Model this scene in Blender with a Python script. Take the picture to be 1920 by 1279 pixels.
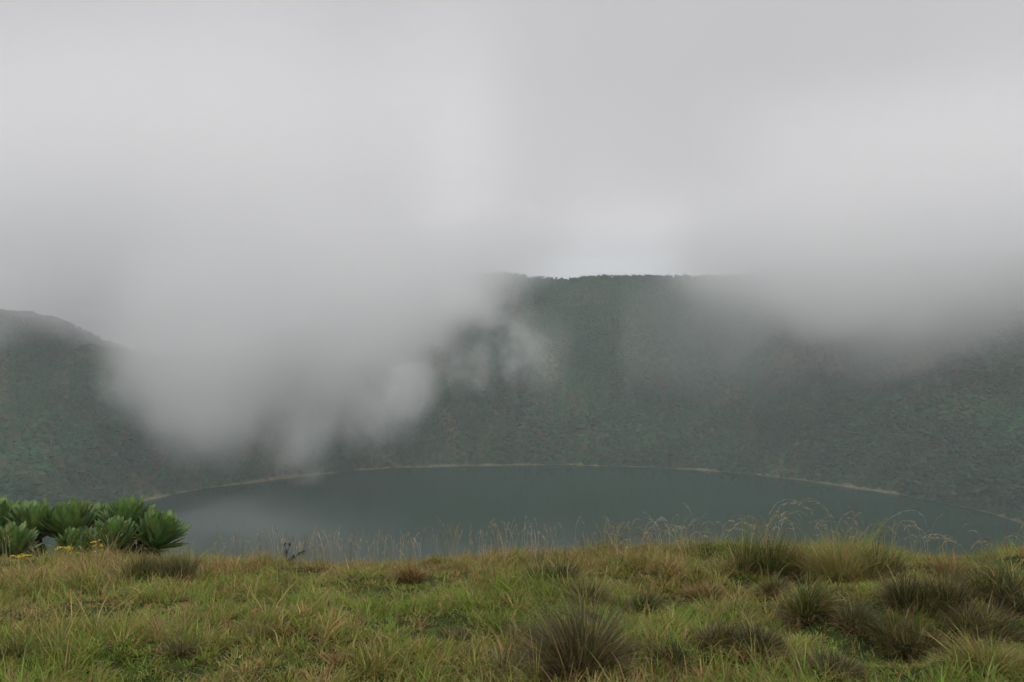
import bpy, math
import numpy as np
from mathutils import Vector

S = bpy.context.scene
COL = S.collection
for o in list(bpy.data.objects):
    bpy.data.objects.remove(o)
R = math.radians

# ------------------------------------------------------------------ camera
F = 1663.0                       # focal length in pixels of the 1920 px photograph
PITCH = math.atan(119.5 / F)     # the eye-level horizon lies on row 520
cd = bpy.data.cameras.new('camera')
cam = bpy.data.objects.new('camera', cd)
COL.objects.link(cam)
cd.sensor_width = 36.0
cd.lens = 36.0 * F / 1920.0
cd.clip_start = 0.1
cd.clip_end = 20000
cam.location = (0, 0, 0)
cam.rotation_euler = (R(90) - PITCH, 0, 0)
S.camera = cam

def ray(px, py):
    a = (px - 960.0) / F
    b = -(py - 639.5) / F
    c, s = math.cos(PITCH), math.sin(PITCH)
    return np.array([a, c + b * s, -s + b * c])

def at(px, py, Y):
    d = ray(px, py)
    return d * (Y / d[1])

# ------------------------------------------------------------------ sky and sun
W = bpy.data.worlds.new('World')
S.world = W
W.use_nodes = True
nt = W.node_tree
for n in list(nt.nodes):
    nt.nodes.remove(n)
def N(tree, kind, **kw):
    n = tree.nodes.new(kind)
    for k, v in kw.items():
        setattr(n, k, v)
    return n
SUN_EL, SUN_AZ = R(58), R(150)
sky = N(nt, 'ShaderNodeTexSky', sky_type='NISHITA')
sky.sun_disc = False
sky.sun_elevation = SUN_EL
sky.sun_rotation = SUN_AZ
sky.air_density = 1.0
sky.dust_density = 4.0
hs = N(nt, 'ShaderNodeHueSaturation')
hs.inputs['Saturation'].default_value = 0.05
hs.inputs['Value'].default_value = 1.0
nt.links.new(sky.outputs[0], hs.inputs['Color'])
tc = N(nt, 'ShaderNodeTexCoord')
sep = N(nt, 'ShaderNodeSeparateXYZ')
nt.links.new(tc.outputs['Generated'], sep.inputs[0])
# overcast deck: brighter towards the zenith, uneven cloud
ramp = N(nt, 'ShaderNodeValToRGB')
nt.links.new(sep.outputs['Z'], ramp.inputs[0])
e = ramp.color_ramp.elements
SKY = 10.0
e[0].position = 0.0; e[0].color = (0.64, 0.64, 0.64, 1)
e[1].position = 1.0; e[1].color = (0.88, 0.872, 0.86, 1)
x = e.new(0.12); x.color = (0.65, 0.65, 0.65, 1)
x = e.new(0.22); x.color = (0.635, 0.635, 0.64, 1)
x = e.new(0.36); x.color = (0.66, 0.66, 0.665, 1)
x = e.new(0.58); x.color = (0.76, 0.76, 0.76, 1)
mp = N(nt, 'ShaderNodeMapping')
mp.inputs['Scale'].default_value = (1.0, 1.0, 0.75)
mp.inputs['Location'].default_value = (0.35, 0.1, 0.2)
nt.links.new(tc.outputs['Generated'], mp.inputs[0])
nz = N(nt, 'ShaderNodeTexNoise')
nz.inputs['Scale'].default_value = 2.6
nz.inputs['Detail'].default_value = 3.0
nz.inputs['Roughness'].default_value = 0.5
nt.links.new(mp.outputs[0], nz.inputs['Vector'])
mr = N(nt, 'ShaderNodeMapRange')
mr.inputs['From Min'].default_value = 0.3; mr.inputs['From Max'].default_value = 0.7
mr.inputs['To Min'].default_value = 0.95; mr.inputs['To Max'].default_value = 1.05
nt.links.new(nz.outputs['Fac'], mr.inputs['Value'])
def brk(px, py, tight, amt):
    """a thin place in the cloud deck: brightness lobe round one direction of the sky"""
    d = ray(px, py); d = d / np.linalg.norm(d)
    ad = N(nt, 'ShaderNodeVectorMath', operation='SCALE')      # warp by noise
    ad.inputs['Scale'].default_value = 0.10
    nt.links.new(nz.outputs['Color'], ad.inputs[0])
    v = N(nt, 'ShaderNodeVectorMath', operation='ADD')
    nt.links.new(tc.outputs['Generated'], v.inputs[0]); nt.links.new(ad.outputs[0], v.inputs[1])
    sb = N(nt, 'ShaderNodeVectorMath', operation='SUBTRACT')
    nt.links.new(v.outputs[0], sb.inputs[0]); sb.inputs[1].default_value = tuple(d + 0.05)
    sc = N(nt, 'ShaderNodeVectorMath', operation='MULTIPLY')
    nt.links.new(sb.outputs[0], sc.inputs[0]); sc.inputs[1].default_value = (1 / tight[0], 1 / tight[0], 1 / tight[1])
    ln = N(nt, 'ShaderNodeVectorMath', operation='DOT_PRODUCT')
    nt.links.new(sc.outputs[0], ln.inputs[0]); nt.links.new(sc.outputs[0], ln.inputs[1])
    ng = N(nt, 'ShaderNodeMath', operation='MULTIPLY'); ng.inputs[1].default_value = -1
    nt.links.new(ln.outputs['Value'], ng.inputs[0])
    ex = N(nt, 'ShaderNodeMath', operation='EXPONENT'); nt.links.new(ng.outputs[0], ex.inputs[0])
    am = N(nt, 'ShaderNodeMath', operation='MULTIPLY'); am.inputs[1].default_value = amt
    nt.links.new(ex.outputs[0], am.inputs[0])
    return am
tot = mr.outputs[0]
for b in (brk(830, 260, (0.075, 0.15), 0.26), brk(1250, 440, (0.16, 0.04), 0.16), brk(830, 330, (0.05, 0.06), 0.12)):
    a = N(nt, 'ShaderNodeMath', operation='ADD')
    nt.links.new(tot, a.inputs[0]); nt.links.new(b.outputs[0], a.inputs[1])
    tot = a.outputs[0]
# brightness added to the unseen sky behind the viewer, to light the fog
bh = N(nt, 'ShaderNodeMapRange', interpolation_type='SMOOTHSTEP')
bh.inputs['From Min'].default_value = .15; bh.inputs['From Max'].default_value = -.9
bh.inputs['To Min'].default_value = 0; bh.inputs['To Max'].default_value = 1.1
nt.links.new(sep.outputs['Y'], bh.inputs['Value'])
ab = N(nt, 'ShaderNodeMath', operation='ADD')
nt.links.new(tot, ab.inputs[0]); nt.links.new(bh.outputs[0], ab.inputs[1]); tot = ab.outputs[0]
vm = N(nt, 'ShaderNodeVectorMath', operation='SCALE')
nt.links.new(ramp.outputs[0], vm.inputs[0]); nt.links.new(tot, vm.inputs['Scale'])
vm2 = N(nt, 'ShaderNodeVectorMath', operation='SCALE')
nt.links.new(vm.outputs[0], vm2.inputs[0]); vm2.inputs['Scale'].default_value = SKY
mx = N(nt, 'ShaderNodeMix', data_type='RGBA')
mx.inputs['Factor'].default_value = 0.96
nt.links.new(hs.outputs[0], mx.inputs['A']); nt.links.new(vm2.outputs[0], mx.inputs['B'])
bg = N(nt, 'ShaderNodeBackground')
bg.inputs['Strength'].default_value = 0.1
tn = N(nt, 'ShaderNodeVectorMath', operation='MULTIPLY')
tn.inputs[1].default_value = (1.0, .985, 1.012)
nt.links.new(mx.outputs['Result'], tn.inputs[0])
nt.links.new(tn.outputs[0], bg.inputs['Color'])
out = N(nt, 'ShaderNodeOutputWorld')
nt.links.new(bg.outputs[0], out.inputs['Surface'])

ld = bpy.data.lights.new('sun', 'SUN')
ld.energy = 1.1
ld.angle = R(35)
ld.color = (1.0, 0.96, 0.9)
sun = bpy.data.objects.new('sun', ld)
COL.objects.link(sun)
sd = Vector((math.cos(SUN_EL) * math.sin(SUN_AZ), math.cos(SUN_EL) * math.cos(SUN_AZ), math.sin(SUN_EL)))
sun.rotation_euler = sd.to_track_quat('Z', 'Y').to_euler()
sun.location = (0, 0, 60)

S.view_settings.view_transform = 'Standard'
S.view_settings.look = 'None'
S.view_settings.exposure = -0.16
S.view_settings.gamma = 1.0
S.cycles.volume_bounces = 8
S.cycles.max_bounces = 12
S.cycles.transparent_max_bounces = 8
S.cycles.use_denoising = True
S.cycles.use_adaptive_sampling = True
S.cycles.adaptive_threshold = .03
S.cycles.volume_max_steps = 256

# ------------------------------------------------------------------ numpy helpers
rng = np.random.default_rng(7)

def _hash(i, j, seed):
    h = (i.astype(np.int64) * 374761393 + j.astype(np.int64) * 668265263 + seed * 1442695041) & 0xFFFFFFFF
    h = ((h ^ (h >> 13)) * 1274126177) & 0xFFFFFFFF
    return ((h ^ (h >> 16)) & 0xFFFFFF) / float(0xFFFFFF)

def vnoise(x, y, seed=0):
    x = np.asarray(x, float); y = np.asarray(y, float)
    i = np.floor(x); j = np.floor(y)
    fx = x - i; fy = y - j
    fx = fx * fx * (3 - 2 * fx); fy = fy * fy * (3 - 2 * fy)
    a = _hash(i, j, seed); b = _hash(i + 1, j, seed); c = _hash(i, j + 1, seed); d = _hash(i + 1, j + 1, seed)
    return (a * (1 - fx) + b * fx) * (1 - fy) + (c * (1 - fx) + d * fx) * fy

def fbm(x, y, seed=0, octv=4):
    s = 0; a = 0.5; t = 0
    for k in range(octv):
        s = s + a * vnoise(x * 2 ** k + 17.3 * k, y * 2 ** k - 9.1 * k, seed + k)
        t += a; a *= 0.5
    return s / t

def sstep(a, b, x):
    t = np.clip((np.asarray(x, float) - a) / (b - a), 0, 1)
    return t * t * (3 - 2 * t)

def mesh_np(name, V, Q, mat, parent=None, col=None, smooth=True):
    me = bpy.data.meshes.new(name)
    V = np.ascontiguousarray(V, np.float32); Q = np.ascontiguousarray(Q, np.int32)
    k = Q.shape[1]
    me.vertices.add(len(V)); me.vertices.foreach_set('co', V.ravel())
    me.loops.add(Q.size); me.loops.foreach_set('vertex_index', Q.ravel())
    me.polygons.add(len(Q))
    me.polygons.foreach_set('loop_start', np.arange(0, Q.size, k, dtype=np.int32))
    me.polygons.foreach_set('loop_total', np.full(len(Q), k, np.int32))
    me.polygons.foreach_set('use_smooth', np.full(len(Q), smooth))
    me.update(calc_edges=True)
    me.validate()
    if col is not None:
        a = me.color_attributes.new('tint', 'FLOAT_COLOR', 'POINT')
        c = np.ones((len(V), 4), np.float32); c[:, :3] = col
        a.data.foreach_set('color', c.ravel())
    me.materials.append(mat)
    o = bpy.data.objects.new(name, me)
    COL.objects.link(o)
    if parent is not None:
        o.parent = parent
    return o

def tag(o, label=None, cat=None, group=None, kind=None):
    for k, v in (('label', label), ('category', cat), ('group', group), ('kind', kind)):
        if v: o[k] = v
    return o

def empty(name, loc):
    o = bpy.data.objects.new(name, None)
    o.location = tuple(float(v) for v in loc)
    o.empty_display_size = 0.1
    COL.objects.link(o)
    return o

# ------------------------------------------------------------------ terrain
LAKE_Z = -97.0
CX, CY = 10.0, 300.0
def fg_h(x, y):
    x = np.asarray(x, float); y = np.asarray(y, float)
    z = -1.62 - 0.12 * y - 0.003 * np.where(y > 0, y, 0) ** 2 + 0.009 * x
    over = np.clip(y - 9.4 - 0.25 * np.sin(x * 0.9), 0, None)
    z = z - 0.30 * over - 0.05 * np.minimum(over, 3) ** 2
    amp = 0.20 + 0.14 * sstep(1.0, 4.0, x)
    z = z + amp * (fbm(x * 0.8, y * 1.1, 3, 3) - 0.5) * 1.5 + 0.05 * (fbm(x * 3.3, y * 3.3, 9, 2) - 0.5)
    return z

prof_px = [(-400, 560), (-150, 575), (0, 583), (60, 588), (110, 600), (160, 624), (200, 640), (300, 668), (450, 650), (600, 590), (750, 530),
           (880, 515), (950, 514), (990, 518), (1070, 522), (1120, 518), (1230, 520), (1320, 516), (1400, 514), (1440, 505),
           (1500, 500), (1600, 490), (1920, 475), (2300, 480)]
_paz = []; _pel = []
for p in prof_px:
    d = ray(*p); _paz.append(math.atan2(d[0], d[1])); _pel.append(d[2] / math.hypot(d[0], d[1]))

def crater(x, y):
    dx = x - CX; dy = y - CY
    r = np.hypot(dx, dy) + 1e-6
    c = dx / r; s = dy / r
    th = np.arctan2(dy, dx)
    wob = 1 + 0.035 * (fbm(c * 2.5 + 5, s * 2.5 + 5, 21, 3) - 0.5) + 0.022 * (fbm(c * 9 + 5, s * 9 + 5, 23, 2) - 0.5)
    rs = wob / np.sqrt((c / 200) ** 2 + (s / 153) ** 2)
    ry = np.where(s > 0, 325.0, 292.0)
    rr = 1 / np.sqrt((c / 345) ** 2 + (s / ry) ** 2)
    xr = CX + c * rr; yr = CY + s * rr
    az = np.arctan2(xr, yr)
    el = np.interp(az, _paz, _pel, left=_pel[0], right=_pel[-1])
    dist = np.hypot(xr, yr)
    w = sstep(60, 200, dist)
    H = el * dist * w + (-3.0) * (1 - w)
    t = (r - rs) / (rr - rs)
    tt = np.clip(t, 0, 1)
    pr = 0.97 * tt + 0.03 * np.sin(tt * math.pi)
    pr = pr * sstep(-0.01, 0.06, tt) + 0 * pr
    inner = LAKE_Z - 0.3 + np.minimum(tt * 60, 0.8) + (H - LAKE_Z - 0.5) * pr
    # gullies and spurs running down the wall
    q = th * 13 + 1.7 * tt + 1.8 * (fbm(x * 0.012, y * 0.012, 31, 2) - 0.5) * 2
    gully = (np.abs(vnoise(q, tt * 1.3, 41) * 2 - 1) - 0.5) * 15 + (fbm(x * 0.035, y * 0.035, 44, 3) - 0.5) * 8
    gully = gully * (1 - .75 * sstep(110, 200, x))
    inner = inner + gully * np.sin(np.clip(tt, 0, 1) * math.pi) ** 0.8 * (tt < 1)
    inner = inner + (fbm(x * 0.05, y * 0.05, 77, 3) - 0.5) * 1.6 * sstep(0.8, 1.0, tt)
    outer = H - (t - 1) * (rr - rs) * 0.45 - 6 * sstep(1.0, 1.3, t)
    z = np.where(t > 1, outer + (fbm(x * 0.05, y * 0.05, 77, 3) - 0.5) * 1.6, inner)
    z = np.where(t < 0, LAKE_Z - 0.3 + t * 40, z)
    return z, t

def terrain(x, y):
    x = np.asarray(x, float); y = np.asarray(y, float)
    z, t = crater(x, y)
    w = sstep(22, 60, np.hypot(x, y))
    return fg_h(x, y) * (1 - w) + z * w, t

# ------------------------------------------------------------------ materials
def newmat(name):
    m = bpy.data.materials.new(name); m.use_nodes = True
    t = m.node_tree
    for n in list(t.nodes): t.nodes.remove(n)
    o = N(t, 'ShaderNodeOutputMaterial')
    return m, t, o

def leaf_mat(name, rough=0.55, transl=0.3, spec=0.3, noise=0.0):
    m, t, o = newmat(name)
    at_ = N(t, 'ShaderNodeAttribute'); at_.attribute_name = 'tint'
    c = at_.outputs['Color']
    if noise:
        n = N(t, 'ShaderNodeTexNoise'); n.inputs['Scale'].default_value = noise; n.inputs['Detail'].default_value = 3
        g = N(t, 'ShaderNodeNewGeometry'); t.links.new(g.outputs['Position'], n.inputs['Vector'])
        r = N(t, 'ShaderNodeMapRange'); r.inputs['From Min'].default_value = .3; r.inputs['From Max'].default_value = .7
        r.inputs['To Min'].default_value = .7; r.inputs['To Max'].default_value = 1.25
        t.links.new(n.outputs['Fac'], r.inputs['Value'])
        s = N(t, 'ShaderNodeVectorMath', operation='SCALE')
        t.links.new(c, s.inputs[0]); t.links.new(r.outputs[0], s.inputs['Scale']); c = s.outputs[0]
    p = N(t, 'ShaderNodeBsdfPrincipled')
    p.inputs['Roughness'].default_value = rough
    p.inputs['Specular IOR Level'].default_value = spec
    t.links.new(c, p.inputs['Base Color'])
    tr = N(t, 'ShaderNodeBsdfTranslucent'); t.links.new(c, tr.inputs['Color'])
    mxs = N(t, 'ShaderNodeMixShader'); mxs.inputs[0].default_value = transl
    t.links.new(p.outputs[0], mxs.inputs[1]); t.links.new(tr.outputs[0], mxs.inputs[2])
    t.links.new(mxs.outputs[0], o.inputs['Surface'])
    return m

M_grass = leaf_mat('grass_blades', 0.5, 0.35, 0.35)
M_leaf = leaf_mat('groundsel_leaf', 0.42, 0.18, 0.4, 14.0)
M_bush = leaf_mat('slope_foliage', 0.7, 0.2, 0.2)
M_petal = leaf_mat('petals', 0.6, 0.3, 0.2)
M_bark = leaf_mat('dry_trunk', 0.9, 0.0, 0.1, 30.0)

# soil under the grass
m, t, o = newmat('soil'); M_soil = m
n = N(t, 'ShaderNodeTexNoise'); n.inputs['Scale'].default_value = 6; n.inputs['Detail'].default_value = 6
g = N(t, 'ShaderNodeNewGeometry'); t.links.new(g.outputs['Position'], n.inputs['Vector'])
cr = N(t, 'ShaderNodeValToRGB'); t.links.new(n.outputs['Fac'], cr.inputs[0])
cr.color_ramp.elements[0].position = .35; cr.color_ramp.elements[0].color = (.018, .024, .008, 1)
cr.color_ramp.elements[1].position = .7; cr.color_ramp.elements[1].color = (.048, .062, .017, 1)
p = N(t, 'ShaderNodeBsdfPrincipled'); p.inputs['Roughness'].default_value = .95; p.inputs['Specular IOR Level'].default_value = .1
t.links.new(cr.outputs[0], p.inputs['Base Color']); t.links.new(p.outputs[0], o.inputs['Surface'])
bm_ = N(t, 'ShaderNodeBump'); bm_.inputs['Strength'].default_value = .8; bm_.inputs['Distance'].default_value = .03
t.links.new(n.outputs['Fac'], bm_.inputs['Height']); t.links.new(bm_.outputs[0], p.inputs['Normal'])

# crater wall: low growth, colour stored with the mesh, fine mottling here
m, t, o = newmat('crater_growth'); M_slope = m
at_ = N(t, 'ShaderNodeAttribute'); at_.attribute_name = 'tint'
n = N(t, 'ShaderNodeTexNoise'); n.inputs['Scale'].default_value = .45; n.inputs['Detail'].default_value = 6; n.inputs['Roughness'].default_value = .65
g = N(t, 'ShaderNodeNewGeometry'); t.links.new(g.outputs['Position'], n.inputs['Vector'])
r_ = N(t, 'ShaderNodeMapRange'); r_.inputs['From Min'].default_value = .3; r_.inputs['From Max'].default_value = .7
r_.inputs['To Min'].default_value = .55; r_.inputs['To Max'].default_value = 1.5
t.links.new(n.outputs['Fac'], r_.inputs['Value'])
s_ = N(t, 'ShaderNodeVectorMath', operation='SCALE'); t.links.new(at_.outputs['Color'], s_.inputs[0]); t.links.new(r_.outputs[0], s_.inputs['Scale'])
p = N(t, 'ShaderNodeBsdfPrincipled'); p.inputs['Roughness'].default_value = .95; p.inputs['Specular IOR Level'].default_value = .05
t.links.new(s_.outputs[0], p.inputs['Base Color']); t.links.new(p.outputs[0], o.inputs['Surface'])
bm_ = N(t, 'ShaderNodeBump'); bm_.inputs['Strength'].default_value = 1; bm_.inputs['Distance'].default_value = 1.2
t.links.new(n.outputs['Fac'], bm_.inputs['Height']); t.links.new(bm_.outputs[0], p.inputs['Normal'])

# water
m, t, o = newmat('lake_water'); M_water = m
g = N(t, 'ShaderNodeNewGeometry')
n1 = N(t, 'ShaderNodeTexNoise'); n1.inputs['Scale'].default_value = 1.1; n1.inputs['Detail'].default_value = 4
n2 = N(t, 'ShaderNodeTexNoise'); n2.inputs['Scale'].default_value = .022; n2.inputs['Detail'].default_value = 3
mpw = N(t, 'ShaderNodeMapping'); mpw.inputs['Scale'].default_value = (.5, 1.4, 1)
t.links.new(g.outputs['Position'], mpw.inputs[0])
t.links.new(mpw.outputs[0], n1.inputs['Vector']); mp2 = N(t, 'ShaderNodeMapping'); mp2.inputs['Scale'].default_value = (.35, 1.6, 1); mp2.inputs['Rotation'].default_value = (0, 0, .25)
t.links.new(g.outputs['Position'], mp2.inputs[0]); t.links.new(mp2.outputs[0], n2.inputs['Vector'])
p = N(t, 'ShaderNodeBsdfPrincipled')
p.inputs['Base Color'].default_value = (.006, .030, .016, 1)
p.inputs['IOR'].default_value = 1.333
p.inputs['Specular IOR Level'].default_value = .34
rr_ = N(t, 'ShaderNodeMapRange'); rr_.inputs['From Min'].default_value = .35; rr_.inputs['From Max'].default_value = .65
rr_.inputs['To Min'].default_value = .03; rr_.inputs['To Max'].default_value = .17
t.links.new(n2.outputs['Fac'], rr_.inputs['Value']); t.links.new(rr_.outputs[0], p.inputs['Roughness'])
bm_ = N(t, 'ShaderNodeBump'); bm_.inputs['Strength'].default_value = .4; bm_.inputs['Distance'].default_value = .05
t.links.new(n1.outputs['Fac'], bm_.inputs['Height']); t.links.new(bm_.outputs[0], p.inputs['Normal'])
t.links.new(p.outputs[0], o.inputs['Surface'])

# ------------------------------------------------------------------ crater wall mesh
NT = 1300
th = np.linspace(0, 2 * math.pi, NT, endpoint=False)
tv = np.concatenate([np.linspace(-0.9, -0.05, 8), np.linspace(-0.02, 0.08, 16), np.linspace(0.09, 1.0, 110), np.linspace(1.01, 1.3, 16), np.linspace(1.4, 6.0, 16)])
TH, TV = np.meshgrid(th, tv, indexing='ij')
c = np.cos(TH); s = np.sin(TH)
rs = 1 / np.sqrt((c / 200) ** 2 + (s / 153) ** 2)
rrm = 1 / np.sqrt((c / 345) ** 2 + (s / np.where(s > 0, 325.0, 292.0)) ** 2)
RR = rs + TV * (rrm - rs); RR = np.maximum(RR, 1.0)
X = CX + c * RR; Y = CY + s * RR
Z, T = terrain(X, Y)
near = 1 - sstep(16, 20, np.maximum(np.abs(X) * 0.95, np.abs(Y - 1) ))
Z = Z - 0.8 * near
nr = len(tv)
ii = np.arange(NT)[:, None]; jj = np.arange(nr - 1)[None, :]
i2 = (ii + 1) % NT
Q = np.stack([ii * nr + jj, ii * nr + jj + 1, i2 * nr + jj + 1, i2 * nr + jj], -1).reshape(-1, 4)

def bare_at(x, y, t):
    thh = np.arctan2(y - CY, x - CX)
    q = thh * 9 + t * 2.6 * np.sign(np.sin(thh * 3.1 + .6)) + 1.6 * fbm(x * .012, y * .012, 60, 3)
    return sstep(.48, .66, fbm(q, t * 2.6 + 1.2 * fbm(x * .02, y * .02, 62, 2), 61, 4)) * (1 - .6 * sstep(.45, 1, t))

def spur_at(x, y, t):
    th = np.arctan2(y - CY, x - CX); tt = np.clip(t, 0, 1)
    q = th * 13 + 1.7 * tt + 1.8 * (fbm(x * 0.012, y * 0.012, 31, 2) - 0.5) * 2
    return sstep(.45, .95, np.abs(vnoise(q, tt * 1.3, 41) * 2 - 1) + .3 * (fbm(x * .04, y * .04, 79, 3) - .5)) * (1 - .5 * tt)

def slope_tint(x, y, z, t):
    base = np.array([.018, .056, .034]); brown = np.array([.115, .092, .048]); tan = np.array([.150, .135, .078]); ygr = np.array([.17, .16, .055])
    thh = np.arctan2(y - CY, x - CX)
    k = bare_at(x, y, t)[..., None] * .8
    c_ = base * (1 - k) + brown * k
    c_ = c_ * (0.7 + 0.6 * fbm(x * .05, y * .05, 63, 3))[..., None]
    strip = (1 - sstep(0.010, 0.020, t + 0.020 * (fbm(x * .045, y * .045, 65, 3) - .5)))[..., None]
    gmix = sstep(.42, .58, fbm(x * .02, y * .02, 67, 2))[..., None]
    return c_ * (1 - strip) + (tan * (1 - gmix) + ygr * gmix) * strip
tint = slope_tint(X.ravel(), Y.ravel(), Z.ravel(), T.ravel())
o = mesh_np('crater_slopes', np.stack([X.ravel(), Y.ravel(), Z.ravel()], -1), Q[:, ::-1], M_slope, col=tint)
tag(o, 'steep green crater walls ringing the dark lake, half hidden in cloud', 'crater wall', kind='structure')

# ------------------------------------------------------------------ lake
na = 256
a = np.linspace(0, 2 * math.pi, na, endpoint=False)
V = [(CX, CY, LAKE_Z)] + [(CX + math.cos(q) * 212, CY + math.sin(q) * 165, LAKE_Z) for q in a]
Q = np.array([[0, 1 + i, 1 + (i + 1) % na] for i in range(na)])
o = mesh_np('lake_water', np.array(V), Q, M_water, smooth=False)
tag(o, 'dark still green grey lake on the crater floor', 'lake', kind='structure')

# ------------------------------------------------------------------ shrubs on the crater walls (uncountable)
def slope_shrubs(n):
    az = rng.uniform(-R(40), R(41), n * 3)
    d = np.sqrt(rng.uniform(170 ** 2, 660 ** 2, n * 3))
    x = np.sin(az) * d; y = np.cos(az) * d
    z, t = terrain(x, y)
    thh = np.arctan2(y - CY, x - CX)
    bare = bare_at(x, y, t)
    keep = (t > 0.015 - 0.020 * (fbm(x * .045, y * .045, 65, 3) - .5)) & (t > .007) & (t < 1.04) & (rng.uniform(0, 1, len(x)) > bare * .6) & (np.hypot(x, y) > 170)
    x, y, z, t, bare = [v[keep][:n] for v in (x, y, z, t, bare)]
    n = len(x)
    big = fbm(x * .03, y * .03, 71, 3)
    size = 1.30 * rng.uniform(.6, 1.5, n) * (0.75 + 0.9 * sstep(.35, .7, big)) * (1.25 - 0.55 * sstep(.1, 1, t))
    # each shrub: a low lumpy dome (two rings and a top) with a few stray sprays
    ns = 6
    u = np.arange(ns) * (2 * math.pi / ns)
    ring = []
    for (el_, rr_) in ((0.0, 1.0), (.75, .85)):
        rj = size[:, None] * rng.uniform(.7, 1.25, (n, ns)) * rr_
        uu = u[None, :] + rng.uniform(-.3, .3, (n, ns)) + el_
        ring.append(np.stack([x[:, None] + rj * np.cos(uu) * math.cos(el_), y[:, None] + rj * np.sin(uu) * math.cos(el_),
                              z[:, None] + rj * math.sin(el_) * 1.15 - .25 * (el_ == 0)], -1))
    topv = np.stack([x + rng.normal(0, .15, n) * size, y + rng.normal(0, .15, n) * size, z + size * rng.uniform(.7, 1.15, n)], -1)[:, None, :]
    V1 = np.concatenate([ring[0], ring[1], topv], 1)            # 13 vertices
    i = np.arange(ns); j = (i + 1) % ns
    f1 = np.stack([i, j, 6 + j, 6 + i], -1); f2 = np.stack([6 + i, 6 + j, np.full(ns, 12), np.full(ns, 12)], -1)
    off = (np.arange(n) * 13)[:, None, None]
    Qd = (f1[None] + off).reshape(-1, 4)
    Tt = (f2[None, :, :3] + off).reshape(-1, 3)
    V1 = V1.reshape(-1, 3)
    K = 5
    uu = rng.uniform(0, 2 * math.pi, (n, K)); el = np.arcsin(rng.uniform(.1, 1, (n, K)))
    rad = size[:, None] * rng.uniform(.85, 1.15, (n, K))
    C = np.stack([x[:, None] + rad * np.cos(el) * np.cos(uu), y[:, None] + rad * np.cos(el) * np.sin(uu), z[:, None] + rad * np.sin(el)], -1).reshape(-1, 3)
    s_ = (np.repeat(size, K) * rng.uniform(.2, .4, n * K))[:, None]
    d1 = rng.normal(0, 1, (n * K, 3)) * s_; d2 = rng.normal(0, 1, (n * K, 3)) * s_; d2[:, 2] = np.abs(d2[:, 2])
    V2 = np.stack([C - d1 * .5, C + d1 * .5, C + d2], 1).reshape(-1, 3)
    T2 = np.arange(len(V2)).reshape(-1, 3) + len(V1)
    Q1a = Qd[:, [0, 1, 2]]; Q1b = Qd[:, [0, 2, 3]]
    V = np.concatenate([V1, V2]); Q = np.concatenate([Q1a, Q1b, Tt, T2])
    g1 = np.array([.010, .048, .025]); g2 = np.array([.032, .100, .038]); ol = np.array([.085, .098, .042]); b1 = np.array([.072, .070, .034])
    k = (rng.uniform(0, 1, n) ** 1.6 * .9 + .25 * sstep(.3, .7, fbm(x * .06, y * .06, 73, 2)))[:, None]
    ccol = g1 * (1 - k) + g2 * k
    sp_ = (spur_at(x, y, t) * .65)[:, None]
    ccol = ccol * (1 - sp_) + ol * rng.uniform(.8, 1.2, (n, 1)) * sp_
    br = (rng.uniform(0, 1, n) < .02 + .22 * bare)[:, None]
    ccol = np.where(br, b1 * rng.uniform(.6, 1.1, (n, 1)), ccol)
    ccol = ccol * (.80 + .4 * sstep(.3, .7, fbm(x * .028, z * .06, 75, 3)))[:, None]
    cV = np.concatenate([np.repeat(ccol, 13, 0), np.repeat(ccol, K * 3, 0)])
    return V, Q, cV * rng.uniform(.85, 1.15, (len(cV), 1))
V, Q, c_ = slope_shrubs(70000)
o = mesh_np('shrub_cover', V, Q, M_bush, col=c_, smooth=False)
tag(o, 'dense low shrubs and giant groundsels carpeting the crater walls', 'shrubs', kind='stuff')

# ------------------------------------------------------------------ near ground sheet
gx = np.linspace(-20, 20, 330); gy = np.linspace(-17, 20, 300)
GX, GY = np.meshgrid(gx, gy, indexing='ij')
GZ = fg_h(GX, GY)
ii = np.arange(329)[:, None]; jj = np.arange(299)[None, :]
Q = np.stack([ii * 300 + jj, (ii + 1) * 300 + jj, (ii + 1) * 300 + jj + 1, ii * 300 + jj + 1], -1).reshape(-1, 4)
o = mesh_np('ground', np.stack([GX.ravel(), GY.ravel(), GZ.ravel()], -1), Q, M_soil)
tag(o, 'grassy brow of the crater rim in the foreground', 'ground', kind='structure')

def ground_at(px, py):
    """where the view ray through a pixel of the photograph meets the near ground"""
    d = ray(px, py)
    Ys = np.linspace(3.0, 19, 1600)
    P = d[None, :] * (Ys / d[1])[:, None]
    below = P[:, 2] < fg_h(P[:, 0], P[:, 1])
    k = int(np.argmax(below)) if below.any() else int(np.argmax(Ys > 9.6))
    p = P[k].copy(); p[2] = float(fg_h(p[0], p[1]))
    return p

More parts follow.
